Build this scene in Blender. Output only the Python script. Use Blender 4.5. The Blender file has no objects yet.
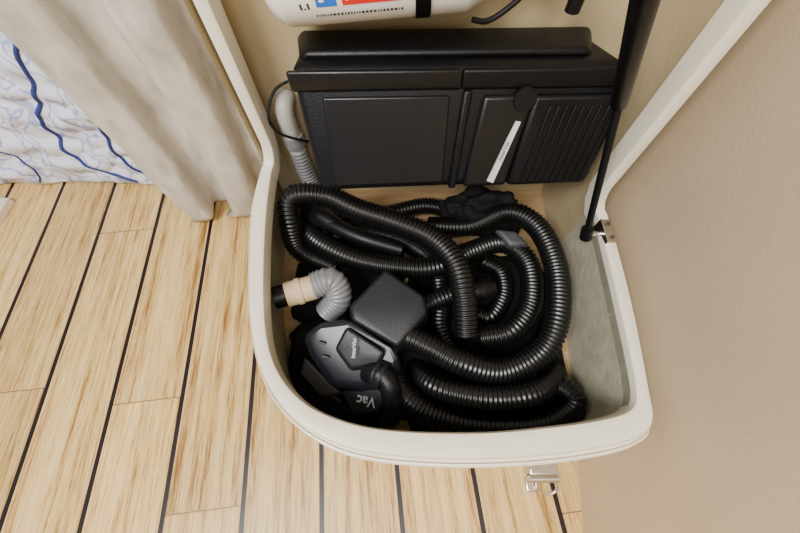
import bpy, bmesh, math, random
import numpy as np
from mathutils import Vector, Matrix, noise
random.seed(4)
H=0.72; F=340.0
L=math.hypot(677,F); SP=677/L; CP=F/L
def ray(px,py):
    dx=(px-400)/F; dy=(266.5-py)/F
    return Vector((dx, CP+dy*SP, -(SP-dy*CP)))
CAM=Vector((0,0,H))
def U(px,py,z):
    r=ray(px,py); return CAM+r*((z-H)/r.z)
def UP(px,py,p0,n):
    r=ray(px,py); return CAM+r*((p0-CAM).dot(n)/r.dot(n))
def lerp(a,b,t): return a+(b-a)*t
# ---------------------------------------------------------------- materials
def mat(name,col,col2=None,rough=0.5,scale=20,bump=0.0,bscale=None,metal=0.0,detail=4,stretch=(1,1,1),spec=None,coat=0,lo=.35,hi=.65):
    m=bpy.data.materials.new(name); m.use_nodes=True
    nt=m.node_tree; b=nt.nodes['Principled BSDF']
    b.inputs['Roughness'].default_value=rough; b.inputs['Metallic'].default_value=metal
    if spec is not None: b.inputs['Specular IOR Level'].default_value=spec
    if coat: b.inputs['Coat Weight'].default_value=coat
    tc=nt.nodes.new('ShaderNodeTexCoord'); mp=nt.nodes.new('ShaderNodeMapping')
    mp.inputs['Scale'].default_value=stretch
    nt.links.new(tc.outputs['Object'],mp.inputs['Vector'])
    n=nt.nodes.new('ShaderNodeTexNoise'); n.inputs['Scale'].default_value=scale; n.inputs['Detail'].default_value=detail
    nt.links.new(mp.outputs[0],n.inputs['Vector'])
    cr=nt.nodes.new('ShaderNodeValToRGB'); cr.color_ramp.elements[0].position=lo; cr.color_ramp.elements[1].position=hi
    c2=col2 or tuple(c*.8 for c in col)
    cr.color_ramp.elements[0].color=(*c2,1); cr.color_ramp.elements[1].color=(*col,1)
    nt.links.new(n.outputs['Fac'],cr.inputs['Fac']); nt.links.new(cr.outputs['Color'],b.inputs['Base Color'])
    if bump:
        n2=nt.nodes.new('ShaderNodeTexNoise'); n2.inputs['Scale'].default_value=bscale or scale; n2.inputs['Detail'].default_value=3
        nt.links.new(mp.outputs[0],n2.inputs['Vector'])
        bp=nt.nodes.new('ShaderNodeBump'); bp.inputs['Strength'].default_value=bump; bp.inputs['Distance'].default_value=0.004
        nt.links.new(n2.outputs['Fac'],bp.inputs['Height']); nt.links.new(bp.outputs['Normal'],b.inputs['Normal'])
    return m
M_rim=mat('gelcoat',(.78,.72,.58),(.66,.59,.45),.28,9,.05,60,lo=.2,hi=.48,detail=8)
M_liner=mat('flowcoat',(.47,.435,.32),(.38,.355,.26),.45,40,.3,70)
M_tan=mat('tan_lining',(.48,.385,.23),(.42,.33,.185),.6,8,.2,80)
M_wall=mat('wall_vinyl',(.57,.45,.30),(.53,.415,.275),.5,5,.10,260,stretch=(1,1,1))
M_black=mat('black_plastic',(.004,.004,.005),(.003,.003,.004),.4,60,.12,400,spec=.26)
M_hose=mat('black_hose',(.004,.004,.004),(.003,.003,.003),.32,30,spec=.45)
M_face=mat('black_panel',(.005,.0045,.0045),(.004,.0035,.0035),.42,5,.08,300,spec=.22)
M_face2=mat('black_satin_panel',(.008,.007,.007),(.006,.005,.005),.32,5,.05,300,spec=.32)
M_tool=mat('tool_plastic',(.008,.009,.012),(.006,.007,.010),.42,50,.12,500,spec=.38)
M_tool2=mat('tool_gloss',(.010,.012,.018),(.008,.009,.014),.3,50,spec=.42)
M_fabric=mat('black_fabric',(.005,.005,.005),(.003,.003,.003),.8,40,.8,90,spec=.2)
M_grey=mat('grey_plastic',(.21,.21,.215),(.14,.14,.145),.42,30)
M_dgrey=mat('dark_grey_plastic',(.05,.05,.053),(.03,.03,.033),.5,30)
M_lgrey=mat('pale_grey_plastic',(.46,.44,.40),(.38,.36,.32),.45,30)
M_beige=mat('cream_plastic',(.60,.45,.28),(.50,.37,.22),.5,20)
M_chrome=mat('chrome',(.75,.72,.66),(.55,.52,.48),.2,30,metal=1)
M_ply=mat('plywood',(.44,.30,.15),(.30,.19,.085),.65,9,.2,60,stretch=(1,6,1))
M_white=mat('white_enamel',(.84,.82,.76),(.78,.76,.69),.25,10)
M_red=mat('red_ink',(.70,.012,.01),(.6,.01,.01),.4,10)
M_blue=mat('blue_ink',(.02,.15,.62),(.015,.12,.5),.4,10)
M_ink=mat('black_ink',(.02,.02,.02),(.02,.02,.02),.5,10)
M_label=mat('silver_label',(.60,.60,.58),(.5,.5,.48),.35,40)
M_letter=mat('white_lettering',(.62,.64,.67),(.55,.57,.6),.5,40)
M_curt=mat('curtain_cloth',(.56,.52,.455),(.40,.37,.315),.5,36,1.0,40,stretch=(1,1,.45),detail=6,lo=.3,hi=.62)
M_navy=mat('navy_cloth',(.02,.04,.20),(.015,.03,.14),.8,50)
def quilt_mat():
    m=bpy.data.materials.new('quilt_cloth'); m.use_nodes=True; nt=m.node_tree; b=nt.nodes['Principled BSDF']
    b.inputs['Roughness'].default_value=.85
    tc=nt.nodes.new('ShaderNodeTexCoord')
    w=nt.nodes.new('ShaderNodeTexWave'); w.inputs['Scale'].default_value=6.5; w.inputs['Distortion'].default_value=18; w.inputs['Detail'].default_value=2.5; w.inputs['Detail Scale'].default_value=2.4
    nt.links.new(tc.outputs['Object'],w.inputs['Vector'])
    cr=nt.nodes.new('ShaderNodeValToRGB'); e=cr.color_ramp.elements
    e[0].position=0; e[0].color=(.34,.39,.68,1); e[1].position=.25; e[1].color=(.72,.73,.83,1)
    nt.links.new(w.outputs['Fac'],cr.inputs['Fac']); nt.links.new(cr.outputs['Color'],b.inputs['Base Color'])
    n=nt.nodes.new('ShaderNodeTexVoronoi'); n.inputs['Scale'].default_value=20
    nt.links.new(tc.outputs['Object'],n.inputs['Vector'])
    bp=nt.nodes.new('ShaderNodeBump'); bp.inputs['Strength'].default_value=1; bp.inputs['Distance'].default_value=.02; bp.invert=True
    nt.links.new(n.outputs['Distance'],bp.inputs['Height']); nt.links.new(bp.outputs['Normal'],b.inputs['Normal'])
    return m
M_quilt=quilt_mat()
S=0.1369
def floor_mat():
    m=bpy.data.materials.new('striped_deck_floor'); m.use_nodes=True; nt=m.node_tree; b=nt.nodes['Principled BSDF']
    N=nt.nodes.new; K=nt.links.new
    tc=N('ShaderNodeTexCoord'); sp=N('ShaderNodeSeparateXYZ'); K(tc.outputs['Object'],sp.inputs[0])
    def math_(op,a,bb=None):
        n=N('ShaderNodeMath'); n.operation=op
        for i,v in enumerate((a,bb)):
            if v is None: continue
            if isinstance(v,(int,float)): n.inputs[i].default_value=v
            else: K(v,n.inputs[i])
        return n.outputs[0]
    xs=math_('DIVIDE',sp.outputs['X'],S)
    sh=math_('ADD',xs,.5); fr=math_('SUBTRACT',math_('FRACT',sh),.5)
    seam=math_('LESS_THAN',math_('ABSOLUTE',fr),.0043/S)
    pid2=math_('FLOOR',xs)
    wn=N('ShaderNodeTexWhiteNoise'); wn.noise_dimensions='1D'; K(pid2,wn.inputs['W'])
    yo=math_('ADD',math_('DIVIDE',sp.outputs['Y'],.8),math_('MULTIPLY',wn.outputs['Value'],5.7))
    pj=math_('FLOOR',math_('ADD',yo,.5)); fy=math_('SUBTRACT',math_('FRACT',math_('ADD',yo,.5)),.5)
    edge=math_('SUBTRACT',.5,math_('ABSOLUTE',fy))
    joint=math_('LESS_THAN',edge,.0014)
    wn2=N('ShaderNodeTexWhiteNoise'); wn2.noise_dimensions='2D'
    cb=N('ShaderNodeCombineXYZ'); K(pid2,cb.inputs[0]); K(pj,cb.inputs[1]); K(cb.outputs[0],wn2.inputs['Vector'])
    cb2=N('ShaderNodeCombineXYZ'); K(math_('MULTIPLY',sp.outputs['X'],210),cb2.inputs[0]); K(math_('ADD',math_('MULTIPLY',sp.outputs['Y'],10),math_('MULTIPLY',wn2.outputs['Value'],50)),cb2.inputs[1])
    g=N('ShaderNodeTexNoise'); g.inputs['Scale'].default_value=1; g.inputs['Detail'].default_value=5; g.inputs['Roughness'].default_value=.75; K(cb2.outputs[0],g.inputs['Vector'])
    cb3=N('ShaderNodeCombineXYZ'); K(math_('MULTIPLY',sp.outputs['X'],60),cb3.inputs[0]); K(math_('ADD',math_('MULTIPLY',sp.outputs['Y'],1.5),math_('MULTIPLY',wn2.outputs['Value'],31)),cb3.inputs[1])
    g2=N('ShaderNodeTexNoise'); g2.inputs['Scale'].default_value=1; g2.inputs['Detail'].default_value=2; K(cb3.outputs[0],g2.inputs['Vector'])
    f=math_('ADD',math_('MULTIPLY',g.outputs['Fac'],.62),math_('MULTIPLY',g2.outputs['Fac'],.38))
    cr=N('ShaderNodeValToRGB'); e=cr.color_ramp.elements
    e[0].position=.38; e[0].color=(.24,.115,.03,1); e[1].position=.59; e[1].color=(.76,.55,.27,1)
    x=cr.color_ramp.elements.new(.475); x.color=(.57,.375,.155,1)
    K(f,cr.inputs['Fac'])
    hs=N('ShaderNodeHueSaturation'); K(cr.outputs['Color'],hs.inputs['Color']); K(math_('ADD',math_('MULTIPLY',wn2.outputs['Value'],.26),.86),hs.inputs['Value']); hs.inputs['Saturation'].default_value=1.08
    m1=N('ShaderNodeMix'); m1.data_type='RGBA'; K(joint,m1.inputs[0]); K(hs.outputs[0],m1.inputs[6]); m1.inputs[7].default_value=(.26,.14,.06,1)
    m2=N('ShaderNodeMix'); m2.data_type='RGBA'; K(seam,m2.inputs[0]); K(m1.outputs[2],m2.inputs[6]); m2.inputs[7].default_value=(.012,.004,.005,1)
    K(m2.outputs[2],b.inputs['Base Color'])
    b.inputs['Roughness'].default_value=.36; b.inputs['Specular IOR Level'].default_value=.35
    bp=N('ShaderNodeBump'); bp.inputs['Strength'].default_value=.3; bp.inputs['Distance'].default_value=.001; K(f,bp.inputs['Height']); K(bp.outputs[0],b.inputs['Normal'])
    return m
M_floor=floor_mat()
# ---------------------------------------------------------------- helpers
def mk(name,verts,faces,m,parent=None,smooth=False,bevel=0,seg=3,solid=0,angle=None,weld=False):
    me=bpy.data.meshes.new(name); me.from_pydata([tuple(v) for v in verts],[],faces); me.update()
    bm=bmesh.new(); bm.from_mesh(me)
    if weld: bmesh.ops.remove_doubles(bm,verts=bm.verts,dist=1e-5)
    bmesh.ops.recalc_face_normals(bm,faces=bm.faces); bm.to_mesh(me); bm.free()
    o=bpy.data.objects.new(name,me); bpy.context.scene.collection.objects.link(o)
    if m: me.materials.append(m)
    if solid:
        s=o.modifiers.new('s','SOLIDIFY'); s.thickness=solid; s.offset=0
    if bevel:
        b=o.modifiers.new('b','BEVEL'); b.width=bevel; b.segments=seg; b.limit_method='ANGLE'; b.angle_limit=math.radians(30)
    if smooth or bevel:
        for p in me.polygons: p.use_smooth=True
        me.set_sharp_from_angle(angle=math.radians(angle or (50 if smooth else 80)))
    if parent: o.parent=parent
    return o
def empty(name,loc,label,cat):
    o=bpy.data.objects.new(name,None); bpy.context.scene.collection.objects.link(o); o.empty_display_size=.02
    o['label']=label; o['category']=cat
    return o
def prism(name,top,dz,m,parent=None,bevel=.004,seg=3,inset=0.0):
    top=[Vector(t) for t in top]; n=len(top); c=sum(top,Vector())/n
    bot=[Vector((c.x+(t.x-c.x)*(1-inset),c.y+(t.y-c.y)*(1-inset),t.z-dz)) for t in top]
    faces=[tuple(range(n)),tuple(range(2*n-1,n-1,-1))]+[(i,n+i,n+(i+1)%n,(i+1)%n) for i in range(n)]
    return mk(name,top+bot,faces,m,parent,bevel=bevel,seg=seg)
def box(name,lo,hi,m,parent=None,bevel=0):
    x0,y0,z0=lo;x1,y1,z1=hi
    return prism(name,[(x0,y0,z1),(x1,y0,z1),(x1,y1,z1),(x0,y1,z1)],z1-z0,m,parent,bevel)
def catmull(P,n=24):
    P=[np.array(p,float) for p in P]; P=[2*P[0]-P[1]]+P+[2*P[-1]-P[-2]]; out=[]
    for i in range(1,len(P)-2):
        a,b,c,d=P[i-1:i+3]
        for k in range(n):
            t=k/n; out.append(.5*((2*b)+(c-a)*t+(2*a-5*b+4*c-d)*t*t+(3*b-a-3*c+d)*t**3))
    out.append(P[-2]); return np.array(out)
def resample(C,step):
    d=np.r_[0,np.cumsum(np.linalg.norm(np.diff(C,axis=0),axis=1))]; n=max(4,int(d[-1]/step)); s=np.linspace(0,d[-1],n+1)
    return np.stack([np.interp(s,d,C[:,i]) for i in range(3)],1)
def tube(name,P,r,m,parent=None,pitch=None,amp=.0022,seg=20,radii=None):
    C=catmull(P) if len(P)>2 else np.array([P[0],P[1]],float)
    C=resample(C,(pitch/4) if pitch else (.004 if radii is None else .003))
    T=np.gradient(C,axis=0); T/=np.linalg.norm(T,axis=1)[:,None]
    u=np.cross(T[0],[0,0,1]); 
    if np.linalg.norm(u)<.1: u=np.cross(T[0],[1,0,0])
    u/=np.linalg.norm(u); V=[];Fc=[];n=len(C)
    for i in range(n):
        u=u-T[i]*np.dot(u,T[i]); u/=np.linalg.norm(u); w=np.cross(T[i],u)
        if pitch: rr=r if (i%4)<2 else r-amp
        elif radii is not None: rr=float(np.interp(i/(n-1),[a for a,_ in radii],[b for _,b in radii]))
        else: rr=r
        for k in range(seg):
            a=2*math.pi*k/seg; V.append(C[i]+rr*(math.cos(a)*u+math.sin(a)*w))
    for i in range(n-1):
        for k in range(seg):
            Fc.append((i*seg+k,i*seg+(k+1)%seg,(i+1)*seg+(k+1)%seg,(i+1)*seg+k))
    Fc.append(tuple(range(seg))[::-1]); Fc.append(tuple(range((n-1)*seg,n*seg)))
    return mk(name,V,Fc,m,parent,smooth=True,angle=60 if not pitch else 75)
def text(name,s,size,origin,right,up,m,parent,ext=.0002,bold=0):
    cu=bpy.data.curves.new(name,'FONT'); cu.body=s; cu.size=size; cu.extrude=ext; cu.align_x='CENTER'; cu.align_y='CENTER'; cu.offset=bold
    to=bpy.data.objects.new('tmp',cu); bpy.context.scene.collection.objects.link(to)
    bpy.context.view_layer.update()
    me=bpy.data.meshes.new_from_object(to.evaluated_get(bpy.context.evaluated_depsgraph_get()))
    bpy.data.objects.remove(to)
    r=Vector(right).normalized(); nn=r.cross(Vector(up)).normalized(); u=nn.cross(r)
    Mx=Matrix(((r.x,u.x,nn.x,origin[0]),(r.y,u.y,nn.y,origin[1]),(r.z,u.z,nn.z,origin[2]),(0,0,0,1)))
    me.transform(Mx); me.materials.clear(); me.materials.append(m)
    o=bpy.data.objects.new(name,me); bpy.context.scene.collection.objects.link(o); o.parent=parent
    return o
def struct(o): o['kind']='structure'
# ---------------------------------------------------------------- room
fl=mk('floor',[(-2.2,-1.5,0),(1.2,-1.5,0),(1.2,2,0),(-2.2,2,0)],[(0,1,2,3)],M_floor)
th=math.atan2(85,L); fl.rotation_euler=(0,0,th); p=U(322,533,0); fl.location=(p.x,p.y,0); struct(fl)
a=U(577,465,0); sl=.11
def wx(y): return a.x+(y-a.y)*sl
wr=mk('wall_right',[(wx(-1.2),-1.2,0),(wx(1.5),1.5,0),(wx(1.5),1.5,1.6),(wx(-1.2),-1.2,1.6),(wx(-1.2)+.04,-1.2,0),(wx(1.5)+.04,1.5,0),(wx(1.5)+.04,1.5,1.6),(wx(-1.2)+.04,-1.2,1.6)],
   [(0,1,2,3),(4,5,6,7),(0,4,5,1),(3,7,6,2),(0,4,7,3),(1,5,6,2)],M_wall); struct(wr)
wb=mk('wall_back',[(-2.2,1.5,0),(.6,1.5,0),(.6,1.5,1.3),(-2.2,1.5,1.3)],[(0,1,2,3)],M_wall); struct(wb)
# ---------------------------------------------------------------- locker
ZR=.27; ZB=.10; YB=.508; ZT=1.0
outer=[(256,170),(247,200),(244,240),(243,290),(246,330),(254,368),(269,400),(295,429),(335,453),(380,464),(440,469),(500,469),(560,465),(615,456),(645,446),(660,430),(654,390),(641,320),(626,260),(612,215)]
inner=[(272,170),(268,200),(265,240),(264,290),(266,330),(273,360),(287,385),(310,406),(345,421),(385,429),(440,432),(500,431),(560,425),(600,419),(627,411),(636,398),(633,370),(620,310),(607,255),(597,215)]
O=catmull([U(*q,ZR) for q in outer],5); I=catmull([U(*q,ZR) for q in inner],5)
st=[(Vector(o),Vector(i),Vector((0,0,1))) for o,i in zip(O,I)]
def vs(ox,ix,y,z,n): return (Vector((ox,y,z)),Vector((ix,y,z)),Vector(n).normalized())
LO,LI,LY=-.238,-.213,.434
RO,RI,RY=.331,.306,.340
left=[vs(LO,LI,LY,ZT,(0,-1,0)),vs(LO,LI,LY,.6,(0,-1,0)),vs(LO,LI,LY,.31,(0,-1,0)),vs(LO-.002,LI-.001,LY-.001,.295,(0,-1,.2)),vs(LO-.004,LI-.003,LY-.005,.281,(0,-.8,.6)),vs(LO-.007,LI-.005,LY-.013,.273,(0,-.4,.9))]
right=[vs(RO,RI,RY,ZT,(0,-1,0)),vs(RO,RI,RY,.6,(0,-1,0)),vs(RO,RI,RY,.31,(0,-1,0)),vs(RO+.002,RI+.001,RY-.001,.295,(0,-1,.2)),vs(RO+.004,RI+.003,RY-.005,.281,(0,-.8,.6)),vs(RO+.006,RI+.005,RY-.013,.273,(0,-.4,.9))][::-1]
ST=left+st+right
prof=[(0,-.034),(0,-.021),(.02,-.0175),(.06,-.0155),(.20,-.0145),(.24,-.013),(.26,-.003),(.31,.0),(.5,.001),(.85,.001),(.95,-.0005),(1,-.005),(1,-.028),(.7,-.026),(.3,-.026)]
V=[];Fc=[];np_=len(prof)
for (o,i,n) in ST:
    for (aa,h) in prof: V.append(o.lerp(i,aa)+n*h)
for s in range(len(ST)-1):
    for k in range(np_): Fc.append((s*np_+k,s*np_+(k+1)%np_,(s+1)*np_+(k+1)%np_,(s+1)*np_+k))
Fc.append(tuple(range(np_))); Fc.append(tuple(range((len(ST)-1)*np_,len(ST)*np_)))
locker=empty('storage_locker',(0,.2,0),'open off-white moulded fibreglass locker with curved rim, on the striped floor','locker')
mk('rim',V,Fc,M_rim,locker,smooth=True,angle=40)
ln=[]
for idx,(o,i,n) in enumerate(st):
    f=idx/(len(st)-1); w=.72 if f<.62 else max(.0,.72*(1-(f-.62)/.14))
    ln.append(i.lerp(o,w))
rr=Vector((.324,YB,0))
V=[];Fc=[]
def strip(pts,z0,z1):
    b=len(V)
    for q in pts: V.extend([(q.x,q.y,z0),(q.x,q.y,z1)])
    for k in range(len(pts)-1): Fc.append((b+2*k,b+2*k+2,b+2*k+3,b+2*k+1))
strip([Vector((ln[0].x,LY,0))]+ln+[Vector((ln[-1].x,RY,0))],ZB,ZR-.012)
mk('liner',V,Fc,M_liner,locker,smooth=True,weld=True)
V=[];Fc=[]
strip([Vector((ln[0].x,LY,0)),Vector((ln[0].x,YB,0))],ZB,ZT)
strip([Vector((ln[0].x,YB,0)),rr],ZB,ZT)
strip([rr,Vector((ln[-1].x,RY,0))],ZB,ZT)
mk('compartment_lining',V,Fc,M_tan,locker,weld=True)
V=[];Fc=[]
ol=[o.lerp(i,.12) for o,i,n in st]
strip([Vector((ol[0].x,LY+.012,0))]+ol+[Vector((ol[-1].x,RY+.012,0))],0,ZR-.012)
mk('body',V,Fc,M_rim,locker,smooth=True,weld=True)
V=[];Fc=[]
strip([Vector((LO+.002,LY+.01,0)),Vector((LO+.002,YB+.006,0)),Vector((RO+.005,YB+.006,0)),Vector((RO-.002,RY+.01,0))],0,ZT)
mk('back_shell',V,Fc,M_rim,locker,weld=True)
base=[(q.x,q.y,ZB) for q in ln]+[(rr.x,YB,ZB),(ln[0].x,YB,ZB)]
prism('base_board',base,.012,M_ply,locker,bevel=0)
q=Vector((.178,-.03,.235))
box('latch_plate',(q.x-.018,-.042,.205),(q.x+.018,-.028,.232),M_chrome,locker,bevel=.002)
tube('latch_hinge',[(q.x-.020,-.046,.222),(q.x+.020,-.046,.222)],.0045,M_chrome,locker)
tube('latch_loop',[(q.x+.014,-.046,.222),(q.x+.020,-.058,.212),(q.x+.010,-.064,.207),(q.x-.004,-.058,.211),(q.x-.006,-.047,.220)],.0018,M_chrome,locker,seg=10)
box('latch_lever',(q.x-.018,-.062,.203),(q.x-.004,-.044,.209),M_chrome,locker,bevel=.002)
# ---------------------------------------------------------------- vacuum unit
unit=empty('central_vacuum_unit',(0,0,0),'large black plastic vacuum unit mounted on the locker back panel','vacuum cleaner')
zb=.295; zt=.4455
BL=U(319,194,zb); BR=U(589,183,zb); TL=U(287,68,zt); TR=U(636,64,zt)
RTL=U(303,36,zt); RTR=U(586,32,zt)
RTL.y=min(RTL.y,YB-.002);RTR.y=min(RTR.y,YB-.002)
RBL=Vector((BL.x,YB-.002,zb)); RBR=Vector((BR.x-.01,YB-.002,zb))
mk('housing',[BL,BR,TR,TL,RBL,RBR,RTR,RTL],[(0,1,2,3),(4,5,6,7),(0,1,5,4),(3,2,6,7),(0,3,7,4),(1,2,6,5)],M_black,unit,bevel=.014,seg=5)
c=[U(306,60,zt),U(586,56,zt),RTR,RTL]
c=[Vector((v.x,v.y,zt+.010)) for v in c]
prism('rear_cover',c,.014,M_black,unit,bevel=.008,seg=4,inset=-.06)
fn=(BR-BL).cross(TL-BL).normalized()
if fn.y>0: fn=-fn
def FP(u,v,h=0): return BL.lerp(BR,u).lerp(TL.lerp(TR,u),v)+fn*h
def panel(name,u0,u1,v0,v1,h,m,bev=.003,sk=0,h2=None):
    pts=[(u0-sk,v0),(u1-sk,v0),(u1+sk,v1),(u0+sk,v1)]
    hh=[h,h,h2 or h,h2 or h]
    V=[FP(u,v,k) for (u,v),k in zip(pts,hh)]+[FP(u,v,-.002) for u,v in pts]
    return mk(name,V,[(0,1,2,3),(7,6,5,4)]+[(i,4+i,4+(i+1)%4,(i+1)%4) for i in range(4)],m,unit,bevel=bev)
panel('front_lip',-.003,.50,.84,.985,.006,M_face2,.005,0,.012)
panel('front_lip',.50,1.0,.84,.985,.006,M_face,.005,0,.010)
panel('door_panel',.075,.46,.07,.80,.004,M_face2,.0035,.008)
panel('divider',.488,.515,.02,.84,.009,M_black,.004,.018)
panel('motor_cover',.545,.70,.03,.80,.009,M_face2,.006,.022)
panel('motor_cover_side',.70,.985,.03,.80,.011,M_black,.009,.018)
V=[];Fc=[]
for k in range(9):
    u=.745+.026*k; b=len(V); sk=.022
    qd=[(u-sk,.06),(u+.011-sk,.06),(u+.011+sk,.72),(u+sk,.72)]
    for (uu,vv) in qd: V.append(FP(uu,vv,.0135))
    for (uu,vv) in qd: V.append(FP(uu,vv,.009))
    Fc+=[(b,b+1,b+2,b+3)]+[(b+i,b+4+i,b+4+(i+1)%4,b+(i+1)%4) for i in range(4)]
mk('vent_ribs',V,Fc,M_face,unit,bevel=.0012)
kc=FP(.69,.77,.006); tube('inlet_cap',[kc,kc+fn*.007],.015,M_face,unit,seg=28)
p0=FP(.65,.4,.0125)
qa,qb,qc,qd=[UP(x,y,p0,fn) for x,y in [(516,121),(521,122),(493,183),(487,181)]]
mk('name_strip',[qa,qb,qc,qd,qa-fn*.003,qb-fn*.003,qc-fn*.003,qd-fn*.003],[(0,1,2,3),(7,6,5,4),(0,4,5,1),(1,5,6,2),(2,6,7,3),(3,7,4,0)],M_label,unit)
rd=(qb-qc).normalized()
text('unit_lettering','InterVac',.0080,(UP(504,151,p0,fn)+fn*.0004),rd,fn.cross(rd),M_ink,unit)
# ---------------------------------------------------------------- extinguisher
ext=empty('fire_extinguisher',(0,0,0),'white fire extinguisher lying sideways above the vacuum unit, red label','fire extinguisher')
A=Vector((-.148,.452,.528)); B=Vector((.108,.457,.546)); R=.046
ax=(B-A).normalized()
tube('cylinder',[A,A.lerp(B,.5),B],R,M_white,ext,seg=48,radii=[(0,.030),(.03,.040),(.07,R),(.86,R),(.94,R*.8),(1,R*.4)])
tube('strap',[A.lerp(B,.635),A.lerp(B,.70)],R+.002,M_black,ext,seg=48)
tube('valve',[B-ax*.005,B+ax*.04],.013,M_black,ext)
tube('trigger_wire',[B+ax*.045+Vector((0,-.02,-.005)),B+ax*.02+Vector((0,-.04,-.022)),B+Vector((-.01,-.05,-.037)),B+Vector((-.03,-.055,-.034))],.003,M_black,ext,seg=10)
kb=UP(572,11,Vector((0,.43,0)),Vector((0,1,0)))
tube('pressure_knob',[kb+Vector((0,0,.06)),kb],.0085,M_black,ext)
tube('valve_arm',[B+ax*.03,kb+Vector((0,.005,.045))],.007,M_black,ext)
e0=(CAM-A.lerp(B,.5)); e0-=ax*e0.dot(ax); e0.normalize(); e1=ax.cross(e0); 
if e1.z>0: e1=-e1
def cyl(s,ph,r): return A+ax*s+(e0*math.cos(ph)+e1*math.sin(ph))*r
def patch(name,s0,s1,p0,p1,m,r):
    V=[];Fc=[];n=8
    for k in range(n+1):
        ph=math.radians(p0+(p1-p0)*k/n); V+=[cyl(s0,ph,r),cyl(s1,ph,r)]
    for k in range(n): Fc.append((2*k,2*k+1,2*k+3,2*k+2))
    return mk(name,V,Fc,m,ext,smooth=True)
patch('red_label',.086,.150,0,36,M_red,R+.0006)
patch('blue_label',.058,.080,0,36,M_blue,R+.0006)
for k,(s,w) in enumerate([(.090,.010),(.105,.012),(.121,.010),(.136,.010)]):
    patch('label_mark',s,s+w*.35,22,30,M_white,R+.0010)
    patch('label_mark',s+w*.45,s+w*.75,24,29,M_white,R+.0010)
patch('label_mark',.062,.067,20,30,M_white,R+.0010)
s=.055
while s<.150:
    w=random.uniform(.0010,.003); patch('print_line',s,s+w,47,51,M_ink,R+.0006); s+=w+.0016
s=.040
for k in range(3):
    patch('print_line',s+k*.004,s+k*.004+.0022,30+6*(k%2),38,M_ink,R+.0006)
# ---------------------------------------------------------------- gas strut
gs=empty('gas_strut',(0,0,0),'black gas lift strut fixed to the rim by steel bracket','gas strut')
b0=U(586,236,.262); b1=U(622,92,.475); d=(b1-b0).normalized()
b2=b1+(U(645,0,.60)-b1).normalized()*.42
tube('rod',[b0,b1],.0048,M_black,gs,seg=16)
tube('pressure_tube',[b1-d*.012,b2],.0088,M_black,gs,seg=20)
tube('rod_collar',[b1-d*.016,b1],.0068,M_dgrey,gs,seg=20)
tube('end_fitting',[b0-d*.004,b0+d*.016],.009,M_black,gs,seg=20)
bk=U(604,232,ZR)
tube('pivot_pin',[b0+d*.004,Vector((bk.x-.002,b0.y+.002,b0.z+.004))],.0045,M_chrome,gs,seg=12)
box('bracket',(bk.x-.004,bk.y-.022,ZR-.016),(bk.x-.0005,bk.y+.020,ZR+.007),M_chrome,gs,bevel=.0008)
box('bracket_flange',(bk.x-.004,bk.y-.022,ZR+.003),(bk.x+.012,bk.y+.020,ZR+.0055),M_chrome,gs,bevel=.0008)
for yy in (-.013,.011):
    tube('screw',[(bk.x+.006,bk.y+yy,ZR+.004),(bk.x+.006,bk.y+yy,ZR+.0075)],.003,M_dgrey,gs,seg=12)
# ---------------------------------------------------------------- hoses
def HP(L_,r=.02):
    out=[]
    for px,py,z in L_:
        v=U(px,py,max(z,ZB+r+.006)); v.x=max(-.200,min(.300-r,v.x)); v.y=max(.004,v.y); out.append(v)
    return out
def hose(label,L_,r=.0200,cuffs=()):
    P=HP(L_,r); root=empty('vacuum_hose',P[0],label,'hose'); 
    tube('corrugated_tube',P,r,M_hose,root,pitch=.0068,amp=.0024,seg=22)
    for end in cuffs:
        C=catmull(P)
        if end==0: e=C[0]; dd=C[0]-C[4]
        else: e=C[-1]; dd=C[-1]-C[-5]
        dd=dd/np.linalg.norm(dd)
        tube('cuff',[e-dd*.015,e+dd*.035],r+.002,M_black,root,radii=[(0,r+.001),(.3,r+.003),(.6,r+.003),(1,r-.001)])
    return root
hose('black corrugated vacuum hose arching over the other coils',
 [(336,268,.13),(300,250,.15),(284,220,.205),(293,197,.235),(325,196,.235),(358,210,.23),(398,223,.23),(432,238,.23),(455,263,.23),(464,298,.22),(466,335,.19)],r=.0205)
hose('black corrugated vacuum hose lying across the coil',
 [(304,226,.15),(318,241,.165),(352,258,.172),(396,267,.174),(436,267,.174),(470,252,.168),(502,243,.165),(527,262,.165),(531,300,.165),(512,330,.165),(480,338,.15)])
hose('long black corrugated vacuum hose looped against the locker side',
 [(430,226,.13),(470,226,.16),(508,212,.19),(538,228,.20),(556,268,.20),(557,318,.20),(541,352,.19),(502,371,.185),(460,362,.20),(428,346,.205),(404,337,.20),(390,352,.18),(398,386,.17),(424,410,.16),(462,423,.155),(505,427,.155),(548,423,.155),(573,404,.155),(558,386,.15),(520,384,.14),(478,394,.13)])
hose('black corrugated vacuum hose end with smooth plastic cuff',
 [(400,322,.16),(420,308,.17),(448,296,.175),(474,291,.175)],r=.018,cuffs=(1,))
hose('black corrugated vacuum hose coiled on the locker base',
 [(484,262,.126),(500,272,.126),(503,295,.126),(490,316,.126),(472,312,.126)],r=.018)
hose('black corrugated vacuum hose running beneath the arching hose',
 [(352,228,.125),(400,240,.13),(432,262,.13),(440,295,.13),(440,330,.13),(460,362,.13),(500,370,.13),(536,356,.13),(553,322,.13)])
hose('short black corrugated vacuum hose crossing the front coil',
 [(412,366,.13),(432,384,.175),(462,394,.19),(500,398,.19),(536,392,.185),(556,372,.13)],r=.0175)
hose('black corrugated vacuum hose tucked under the wand',
 [(330,262,.125),(322,236,.125),(345,216,.126),(385,214,.126),(425,206,.126),(455,212,.126)],r=.018)
wand=empty('vacuum_wand',(0,0,0),'smooth black curved vacuum wand lying under the hoses','vacuum wand')
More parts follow.
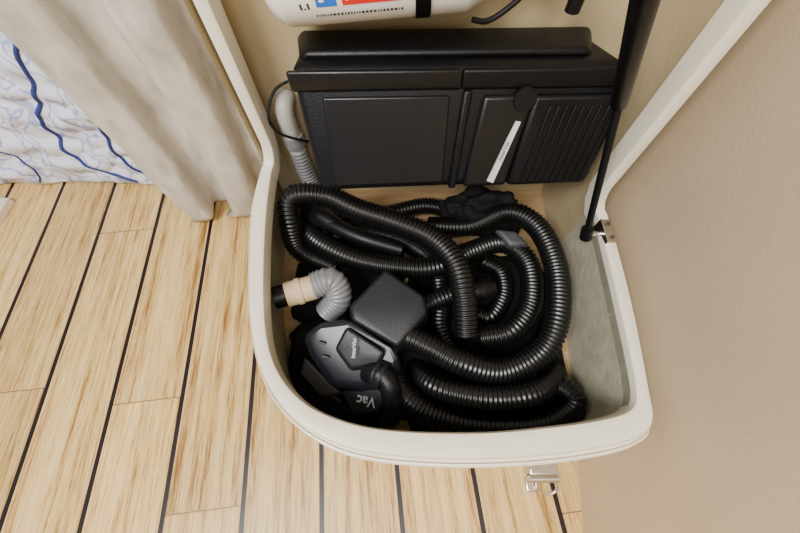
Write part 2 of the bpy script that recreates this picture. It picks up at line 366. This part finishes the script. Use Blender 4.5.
tube('wand_tube',HP([(300,212,.17),(330,224,.18),(362,238,.18),(402,250,.17)]),.014,M_black,wand,radii=[(0,.015),(.3,.015),(1,.014)])
tube('wand_grip',HP([(304,208,.17),(322,217,.18),(342,229,.18)]),.017,M_black,wand,radii=[(0,.014),(.5,.019),(1,.014)])
# ---------------------------------------------------------------- fabric bags and added dark base sheets
def blob(name,c,r,m,label,cat,seed=0,amp=.25,mn=ZB+.001):
    bm=bmesh.new(); bmesh.ops.create_uvsphere(bm,u_segments=80,v_segments=44,radius=1)
    for v in bm.verts:
        d=v.co.copy(); k=1+amp*noise.noise(d*1.6+Vector((seed,0,0)))+amp*.45*noise.noise(d*4+Vector((0,seed,0)))+amp*.2*abs(noise.noise(d*9))
        x=c[0]+math.copysign(abs(d.x)**.7,d.x)*r[0]*k; y=c[1]+math.copysign(abs(d.y)**.7,d.y)*r[1]*k
        v.co=Vector((max(-.205,min(.288,x)),max(.0,y),max(mn,c[2]+d.z*r[2]*k)))
    me=bpy.data.meshes.new(name); bm.to_mesh(me); bm.free(); me.materials.append(m)
    for p_ in me.polygons: p_.use_smooth=True
    o=bpy.data.objects.new(name,me); bpy.context.scene.collection.objects.link(o)
    if label: o['label']=label; o['category']=cat
    return o
blob('accessory_bag',(-.07,.105,.120),(.125,.085,.030),M_fabric,'crumpled black fabric accessory bag under the floor tool','bag',3)
c=U(484,216,.15); blob('cloth_pouch',(c.x-.005,c.y+.005,.14),(.065,.032,.065),M_fabric,'crumpled black cloth pouch tucked beside the hoses','pouch',7,.5)
blob('dark_base_sheet',(.155,.155,.107),(.155,.185,.010),M_fabric,'flat black cloth sheet added to darken the base beneath the coils','bag',11,.15)  # added sheet that blackens the locker base between the coils
blob('dark_left_sheet',(-.10,.27,.109),(.11,.10,.012),M_fabric,'flat black cloth sheet added to darken the left of the base','dark sheet',17,.15)  # second added sheet, darkens the left part of the interior
n=empty('crevice_tool',(0,0,0),'dark grey flat vacuum nozzle lying inside the hose loop','vacuum nozzle')
prism('nozzle_body',[U(496,228,.192),U(516,230,.195),U(530,244,.192),U(510,246,.188)],.018,M_dgrey,n,bevel=.007,inset=-.1)
# ---------------------------------------------------------------- grey elbow
el=empty('elbow_pipe',(0,0,0),'grey ribbed elbow pipe with cream coupling against the locker side','pipe')
P=[U(328,312,.16),U(339,297,.185),U(331,281,.208),U(313,286,.208)]
tube('ribbed_elbow',P,.0225,M_grey,el,pitch=.0065,amp=.0018,seg=26)
x1=U(314,287,.205); x2=U(286,295,.21); x3=U(275,298,.211)
tube('coupling',[x1,x2],.0205,M_beige,el,seg=28)
tube('coupling_ring',[x1.lerp(x2,.45),x1.lerp(x2,.62)],.0222,M_beige,el,seg=28)
tube('end_cap',[x2,x3],.0185,M_black,el,seg=28)
cp=empty('drain_pipe',(0,0,0),'pale pipe with grey ribbed hose in the locker corner','pipe')
px_=-.190
tube('riser',[(px_,.475,.25),(px_,.475,.315),(px_,.478,.335),(px_+.001,.486,.345),(px_+.002,.500,.347)],.0150,M_lgrey,cp,seg=24)
tube('pipe_collar',[(px_,.475,.268),(px_,.475,.292)],.0185,M_grey,cp,seg=24)
tube('ribbed_hose',[(px_+.035,.44,.13),(px_+.01,.46,.18),(px_,.475,.255)],.0165,M_grey,cp,pitch=.007,amp=.002,seg=22)
cb=tube('power_cable',[(px_+.03,.500,.38),(px_-.004,.480,.372),(px_-.018,.452,.345),(px_-.008,.446,.32),(px_+.02,.452,.300),(px_+.035,.465,.285),(px_+.05,.48,.275)],.0022,M_black,None,seg=10)
cb['label']='thin black power cable looped beside the corner pipe'; cb['category']='cable'
# ---------------------------------------------------------------- floor tool
tl=empty('vacuum_floor_head',(0,0,0),'black powered vacuum floor head with neck, on top of the hoses','vacuum head')
prism('brush_housing',[U(385,268,.236),U(424,295,.232),U(428,312,.226),U(398,347,.220),U(352,320,.226),U(349,306,.230)],.05,M_tool,tl,bevel=.006,inset=-.08)
prism('hood',[U(349,317,.232),U(392,347,.228),U(402,358,.215),U(397,378,.200),U(360,389,.19),U(330,386,.19),U(308,353,.20),U(302,334,.21),U(318,321,.222)],.045,M_tool2,tl,bevel=.012,seg=4,inset=-.05)
prism('hood_panel',[U(346,325,.2345),U(386,352,.2295),U(378,366,.2160),U(350,370,.2110),U(334,348,.2200)],.02,M_tool,tl,bevel=.006,inset=0)
tube('neck',[U(366,370,.20),U(384,376,.21),U(391,392,.20),U(391,412,.16),U(388,418,.13)],.018,M_black,tl,radii=[(0,.016),(.2,.019),(.25,.016),(.7,.015),(.72,.018),(1,.018)])
tube('neck_collar',[U(377,372,.205),U(386,377,.208)],.021,M_tool,tl)
for k in range(2):
    a_=U(318+4*k,342+14*k,.2155-.007*k); tube('release_slot',[a_,a_+Vector((.010,-.002,-.001))],.0018,M_dgrey,tl,seg=10)
r_=(U(350,360,.2240)-U(352,331,.2360)).normalized()
nn_=Vector((0,-.30,1)).normalized()
text('logo_lettering','InterVac',.0082,U(354,348,.2350),-r_,nn_.cross(-r_),M_letter,tl,ext=.0008)
card=empty('attachment_box',(0,0,0),'black attachment with white lettering beneath the floor head neck','attachment')
prism('casing',[U(338,389,.165),U(402,386,.165),U(407,412,.16),U(352,416,.16)],.03,M_black,card,bevel=.004)
text('white_lettering','Vac',.020,U(366,401,.1655),(-1,0.15,0),(-.1,-1,.0),M_letter,card,ext=.001,bold=.0004)
gn=empty('upholstery_nozzle',(0,0,0),'grey flat upholstery nozzle beside the floor head','vacuum nozzle')
prism('nozzle_body',[U(304,356,.175),U(322,374,.175),U(342,393,.17),U(320,396,.165),U(300,374,.165)],.02,M_dgrey,gn,bevel=.005,inset=-.1)
tube('nozzle_neck',HP([(322,388,.15),(340,402,.14)]),.012,M_black,gn)
# ---------------------------------------------------------------- curtain
zc=.015; zm=.48
bL,bR=U(184,220,zc),U(257,200,zc); mL,mR=U(-60,0,zm),U(200,0,zm)
NU,NV=190,80; V=[];Fc=[]
for j in range(NV+1):
    z=zc+(1.25-zc)*j/NV; t=min(1,(z-zc)/(zm-zc)); tr_=t**.34
    a_=bL.lerp(mL,t); b_=bR.lerp(mR,tr_); a_.z=b_.z=z
    for i in range(NU+1):
        u=i/NU; q=a_.lerp(b_,u)
        amp=lerp(.034,.036,t)
        ph=2*math.pi*(2.2*u+.10*math.sin(5*u+z*2.5))+2.2
        w=-math.cos(ph); w=math.copysign(abs(w)**.75,w)
        fade=min(1,(1-u)*6)
        big=math.sin(2*math.pi*u*.9+1)*.012
        nz=noise.noise(Vector((u*3,z*5,1)))*.010+noise.noise(Vector((u*9,z*12,3)))*.006+noise.noise(Vector((u*22,z*22,7)))*.003
        x=q.x+.014*math.sin(ph*2)*fade
        V.append((min(x,-.244),q.y+.006+(amp*w+big)*fade+nz,z))
for j in range(NV):
    for i in range(NU):
        b=j*(NU+1)+i; Fc.append((b,b+1,b+NU+2,b+NU+1))
cu=mk('curtain',V,Fc,M_curt,None,smooth=True,solid=.004,angle=180)
cu['label']='grey-beige crinkled curtain hanging in folds beside the locker'; cu['category']='curtain'
# ---------------------------------------------------------------- quilt and bed
y0=U(80,193,0).y
def Q(x,s):
    if s<1: y=y0+.02+.05*s**2; z=.004+.36*s
    else: y=y0+.07+(s-1)*.5; z=.364+.04*min(1,(s-1)*3)
    w=noise.noise(Vector((x*4,s*2.0,2)))*.034+noise.noise(Vector((x*11+s*4,s*6,5)))*.024+noise.noise(Vector((x*26,s*12,8)))*.009
    k=min(1,s*4)
    return Vector((x,y-w*(.25+.75*k)+.012*(1-k),max(.004,z+w*.5*k)))
V=[];Fc=[];NX,NS=200,110
for j in range(NS+1):
    for i in range(NX+1): V.append(Q(-1.7+1.2*i/NX,2.2*j/NS))
for j in range(NS):
    for i in range(NX):
        b=j*(NX+1)+i; Fc.append((b,b+1,b+NX+2,b+NX+1))
ql=mk('quilt',V,Fc,M_quilt,None,smooth=True,solid=.006,angle=180)
ql['label']='white quilt with pale blue scrolls, draped to the floor'; ql['category']='quilt'
def line(pts,r=.0035):
    C=catmull([(a_,b_,0) for a_,b_ in pts],24)
    tube('blue_piping',[Q(c_[0],c_[1])+Vector((0,-.0045,.002)) for c_ in C],r,M_navy,ql,seg=8)
line([(-.68,1.0),(-.73,.72),(-.79,.48),(-.79,.28),(-.75,.14),(-.69,.04)],.004)
line([(-.60,.80),(-.66,.50),(-.68,.28),(-.66,.12),(-.63,.03)],.0035)
line([(-1.05,.62),(-.97,.50),(-.93,.30),(-.93,.12),(-.95,.03)],.002)
bd=box('bed_base',(-1.68,y0+.15,0),(-.60,1.35,.31),M_white,None,bevel=.03); bd['label']='white bed base under the draped quilt'; bd['category']='bed'
tr=box('trim_1',(-1.7,y0-.10,0),(U(8,215,0).x,y0-.03,.02),M_rim,None,bevel=.003); struct(tr)
# root empties sit at the base of their own parts
for e in [o for o in bpy.data.objects if o.type=='EMPTY']:
    pts=[v.co for ch in e.children for v in ch.data.vertices]
    lo=Vector([min(p_[i] for p_ in pts) for i in range(3)]); hi=Vector([max(p_[i] for p_ in pts) for i in range(3)])
    b_=Vector(((lo.x+hi.x)/2,(lo.y+hi.y)/2,lo.z)); e.location=b_
    for ch in e.children: ch.matrix_parent_inverse=Matrix.Translation(-b_)
# ---------------------------------------------------------------- light & camera
w=bpy.data.worlds.new('World'); bpy.context.scene.world=w; w.use_nodes=True
w.node_tree.nodes['Background'].inputs[0].default_value=(.94,.965,1,1); w.node_tree.nodes['Background'].inputs[1].default_value=.54
def area(loc,tgt,size,e,col):
    l=bpy.data.lights.new('area','AREA'); l.energy=e; l.size=size; l.color=col
    o=bpy.data.objects.new('area_light',l); bpy.context.scene.collection.objects.link(o); o.location=loc
    o.rotation_euler=(Vector(tgt)-Vector(loc)).to_track_quat('-Z','Y').to_euler(); return o
area((-.75,-.75,1.9),(-.05,.0,0),.65,60,(1,.985,.95))  # window daylight from the upper left
area((.05,-.7,1.6),(.0,.1,.2),.4,10,(1,.98,.95))  # weaker lamp from behind the camera, aimed into the locker
cam=bpy.data.cameras.new('Camera'); co=bpy.data.objects.new('Camera',cam); bpy.context.scene.collection.objects.link(co)
cam.sensor_width=36; cam.lens=36*F/800; cam.clip_start=.01
co.location=CAM; co.rotation_euler=(math.atan2(CP,SP),0,0)
bpy.context.scene.camera=co
